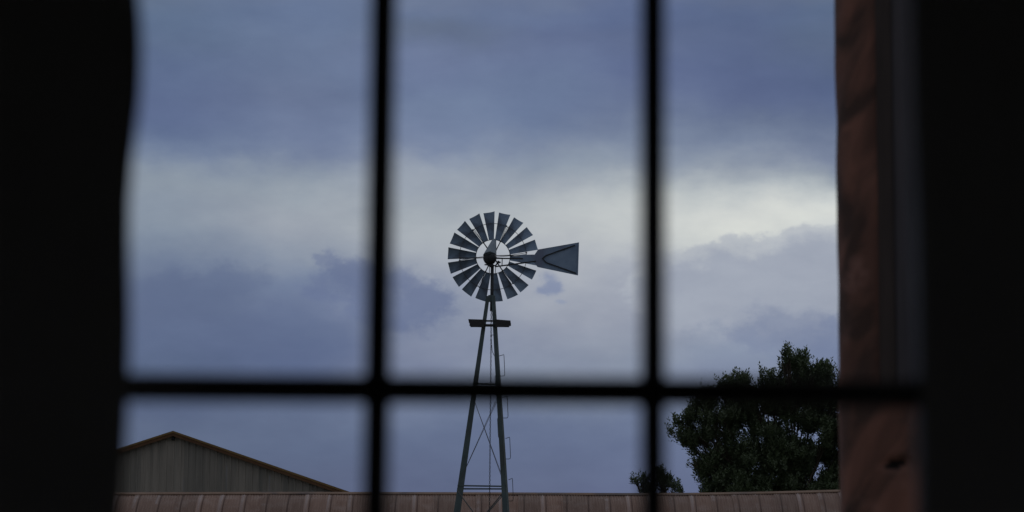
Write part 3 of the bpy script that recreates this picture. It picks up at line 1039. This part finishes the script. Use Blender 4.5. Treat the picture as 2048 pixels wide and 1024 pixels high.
# ------------------------------------------------------------------ trees
def tree(name, label, Y, lobes, trunk_px, seed, n_sprig, base_z=0.0, voids=(), leaf=0.19, crad=1.0):
    rg = random.Random(seed)
    c = at(trunk_px, 900, Y)
    root = thing(name, label, 'tree', (c.x, Y, 0))
    sc_ = (at(trunk_px, 800, Y) - CAM).length / F
    L3 = []
    for (px, py, r, ry) in lobes:
        p = at(px, py, Y)
        L3.append((Vector((p.x - c.x, rg.uniform(-0.5, 0.5), p.z)), r * sc_, ry * sc_))
    V3 = []
    for (px, py, r) in voids:
        p = at(px, py, Y)
        V3.append((p.x - c.x, p.z, r * sc_))
    # limbs
    tb = MB()
    zt = min(l[0].z for l in L3)
    z_fork = max(1.6, zt - 1.2)
    tb.tube([(0, 0, 0), (0.06, 0.02, z_fork * 0.5), (0.0, 0, z_fork)], [0.30 * sc_ * 50, 0.22 * sc_ * 50, 0.19 * sc_ * 50], 10)
    trunk = tb.build('trunk', M['bark'], root, True)
    lb = MB()
    for (p, r, ry) in L3:
        st = Vector((0, 0, z_fork - 0.1))
        mid = st.lerp(p, 0.5) + Vector((rg.uniform(-.3, .3), rg.uniform(-.3, .3), rg.uniform(0.0, .4)))
        end = p + Vector((0, 0, ry * 0.3))
        lb.tube([st, st.lerp(mid, 0.5) + Vector((rg.uniform(-.15, .15), 0, 0.1)), mid, mid.lerp(end, 0.5), end], [0.07, 0.055, 0.035, 0.022, 0.008], 6)
        for q in range(9):
            a = rg.uniform(0, 2 * PI)
            tip = p + Vector((r * 0.6 * math.cos(a), r * 0.6 * math.sin(a), ry * rg.uniform(-0.4, 0.7)))
            s0 = mid.lerp(end, rg.uniform(0.1, 0.9))
            lb.tube([s0, s0.lerp(tip, 0.5) + Vector((0, 0, 0.1)), tip], [0.025, 0.016, 0.006], 4)
    lb.build('limbs', M['bark'], root, True)
    # leaves: upright sprigs, each a star of narrow leaflets round a twig
    vs, fs = [], []
    weights = [l[1] * l[1] * l[2] for l in L3]
    clumps = []
    tries = 0
    while len(clumps) < n_sprig // 30 and tries < n_sprig * 5:
        tries += 1
        p, r, ry = rg.choices(L3, weights)[0]
        d = Vector((rg.gauss(0, 1), rg.gauss(0, 1), rg.gauss(0, 1))).normalized()
        rho = rg.random() ** 0.36
        q = p + Vector((d.x * r * rho, d.y * r * 0.6 * rho, d.z * ry * rho))
        if any((q.x - vx) ** 2 + (q.z - vz) ** 2 < (vr + 0.06) ** 2 for (vx, vz, vr) in V3) and rg.random() < 0.97:
            continue
        clumps.append((q, d, rg.uniform(0.15, 0.34) * crad, rg.random()))
    shoots = []
    for (cq, d, cr_, tone) in clumps:
        if tone < 0.55 and d.z > -0.35:
            for _ in range(3):
                shoots.append(cq + Vector((rg.gauss(0, 1) * cr_ * 0.7, rg.gauss(0, 1) * cr_ * 0.7, cr_ * rg.uniform(0.3, 1.0))) + d * cr_ * 0.5)
    for q in shoots:
        hgt = rg.uniform(0.2, 0.46) * (0.5 + 0.5 * crad)
        ax_ = Vector((rg.gauss(0, .16), rg.gauss(0, .16), 1)).normalized()
        nl = int(8 + hgt * 22)
        for k in range(nl):
            t = k / (nl - 1)
            base = q + ax_ * hgt * t
            a = k * 2.4
            s = ax_.orthogonal().normalized()
            w = ax_.cross(s)
            ld = ((s * math.cos(a) + w * math.sin(a)) * (1.0 - 0.45 * t) + ax_ * (0.25 + 0.7 * t)).normalized()
            ll = leaf * rg.uniform(0.8, 1.15) * (1.05 - 0.35 * t)
            sd_ = ld.cross(ax_ + Vector((rg.uniform(-.4, .4), rg.uniform(-.4, .4), 0))).normalized() * ll * 0.25
            i0 = len(vs)
            vs += [base, base + ld * ll * 0.45 + sd_, base + ld * ll, base + ld * ll * 0.45 - sd_]
            fs.append((i0, i0 + 1, i0 + 2, i0 + 3))
    for (cq, d, cr_, tone) in clumps:
      for _ in range(int(18 + 150 * cr_ * cr_ / (crad * crad))):
        off = Vector((rg.gauss(0, 1), rg.gauss(0, 1), rg.gauss(0, 0.9))) * cr_ * 0.55
        q = cq + off
        d = (d * 0.5 + off.normalized() * 0.5)
        axis_d = (Vector((d.x * 0.55, d.y * 0.55, 1.2 + 0.3 * d.z)) + Vector((rg.gauss(0, .2), rg.gauss(0, .2), 0))).normalized()
        hgt = leaf * rg.uniform(1.1, 2.8)
        nl = rg.randint(7, 11)
        for k in range(nl):
            t = (k + 0.5) / nl
            base = q + axis_d * (hgt * t)
            a = k * 2.4 + rg.uniform(-.4, .4)
            s = axis_d.orthogonal().normalized()
            w = axis_d.cross(s)
            out_ = (s * math.cos(a) + w * math.sin(a))
            ld = (out_ * (1.0 - 0.35 * t) + axis_d * (0.45 + 0.5 * t) + Vector((0, 0, rg.uniform(-.25, .15)))).normalized()
            ll = leaf * rg.uniform(0.65, 1.1) * (1.1 - 0.35 * t)
            sd_ = ld.cross(axis_d + Vector((rg.uniform(-.4, .4), rg.uniform(-.4, .4), 0))).normalized() * ll * 0.21
            i0 = len(vs)
            vs += [base, base + ld * ll * 0.45 + sd_, base + ld * ll, base + ld * ll * 0.45 - sd_]
            fs.append((i0, i0 + 1, i0 + 2, i0 + 3))
    me = bpy.data.meshes.new('crown')
    me.from_pydata([tuple(v_) for v_ in vs], [], fs)
    me.materials.append(M['leaf'])
    me.update()
    cr = bpy.data.objects.new('crown', me)
    col.objects.link(cr)
    cr.parent = root
    cr['kind'] = 'stuff'
    return root


big_lobes = [
    (1580, 750, 38, 36), (1640, 778, 34, 36), (1550, 765, 30, 36), (1568, 728, 14, 28), (1573, 718, 8, 12), (1600, 742, 14, 24), (1625, 752, 14, 22), (1690, 775, 40, 40), (1740, 800, 60, 60),
    (1470, 790, 40, 40), (1440, 778, 14, 22), (1474, 772, 12, 20), (1494, 790, 14, 18), (1405, 803, 24, 24), (1390, 792, 10, 12),
    (1522, 752, 9, 20), (1400, 870, 44, 38), (1395, 895, 30, 30), (1365, 858, 18, 34), (1352, 868, 10, 18), (1440, 850, 60, 50), (1520, 830, 60, 55), (1600, 820, 70, 60), (1680, 850, 70, 70),
    (1408, 915, 34, 40), (1425, 960, 36, 36), (1450, 940, 55, 50), (1540, 930, 70, 60), (1630, 930, 70, 60), (1710, 950, 70, 60), (1480, 1000, 75, 45), (1580, 1010, 80, 45), (1680, 1010, 70, 45), (1378, 930, 14, 14)]
big_voids = [(1520, 822, 8), (1560, 850, 7), (1480, 865, 7), (1415, 905, 9), (1622, 880, 12), (1632, 900, 9), (1640, 935, 12), (1655, 955, 10), (1502, 970, 8), (1470, 900, 6), (1380, 905, 8), (1635, 965, 8), (1425, 860, 5), (1545, 960, 5)]
tree('broad_tree', 'big dark green leafy tree rising behind the shed roof beside the log post', 96.0, big_lobes, 1580, 12, 22000, voids=big_voids, crad=0.85, leaf=0.19)
small_lobes = [(1285, 970, 14, 13), (1298, 986, 20, 14), (1322, 956, 9, 14), (1330, 974, 18, 16), (1346, 986, 18, 9), (1363, 990, 8, 5), (1272, 964, 6, 6)]
tree('small_tree', 'small dark tree whose top just shows above the shed roof ridge', 94.0, small_lobes, 1315, 19, 620, leaf=0.15, crad=0.45)
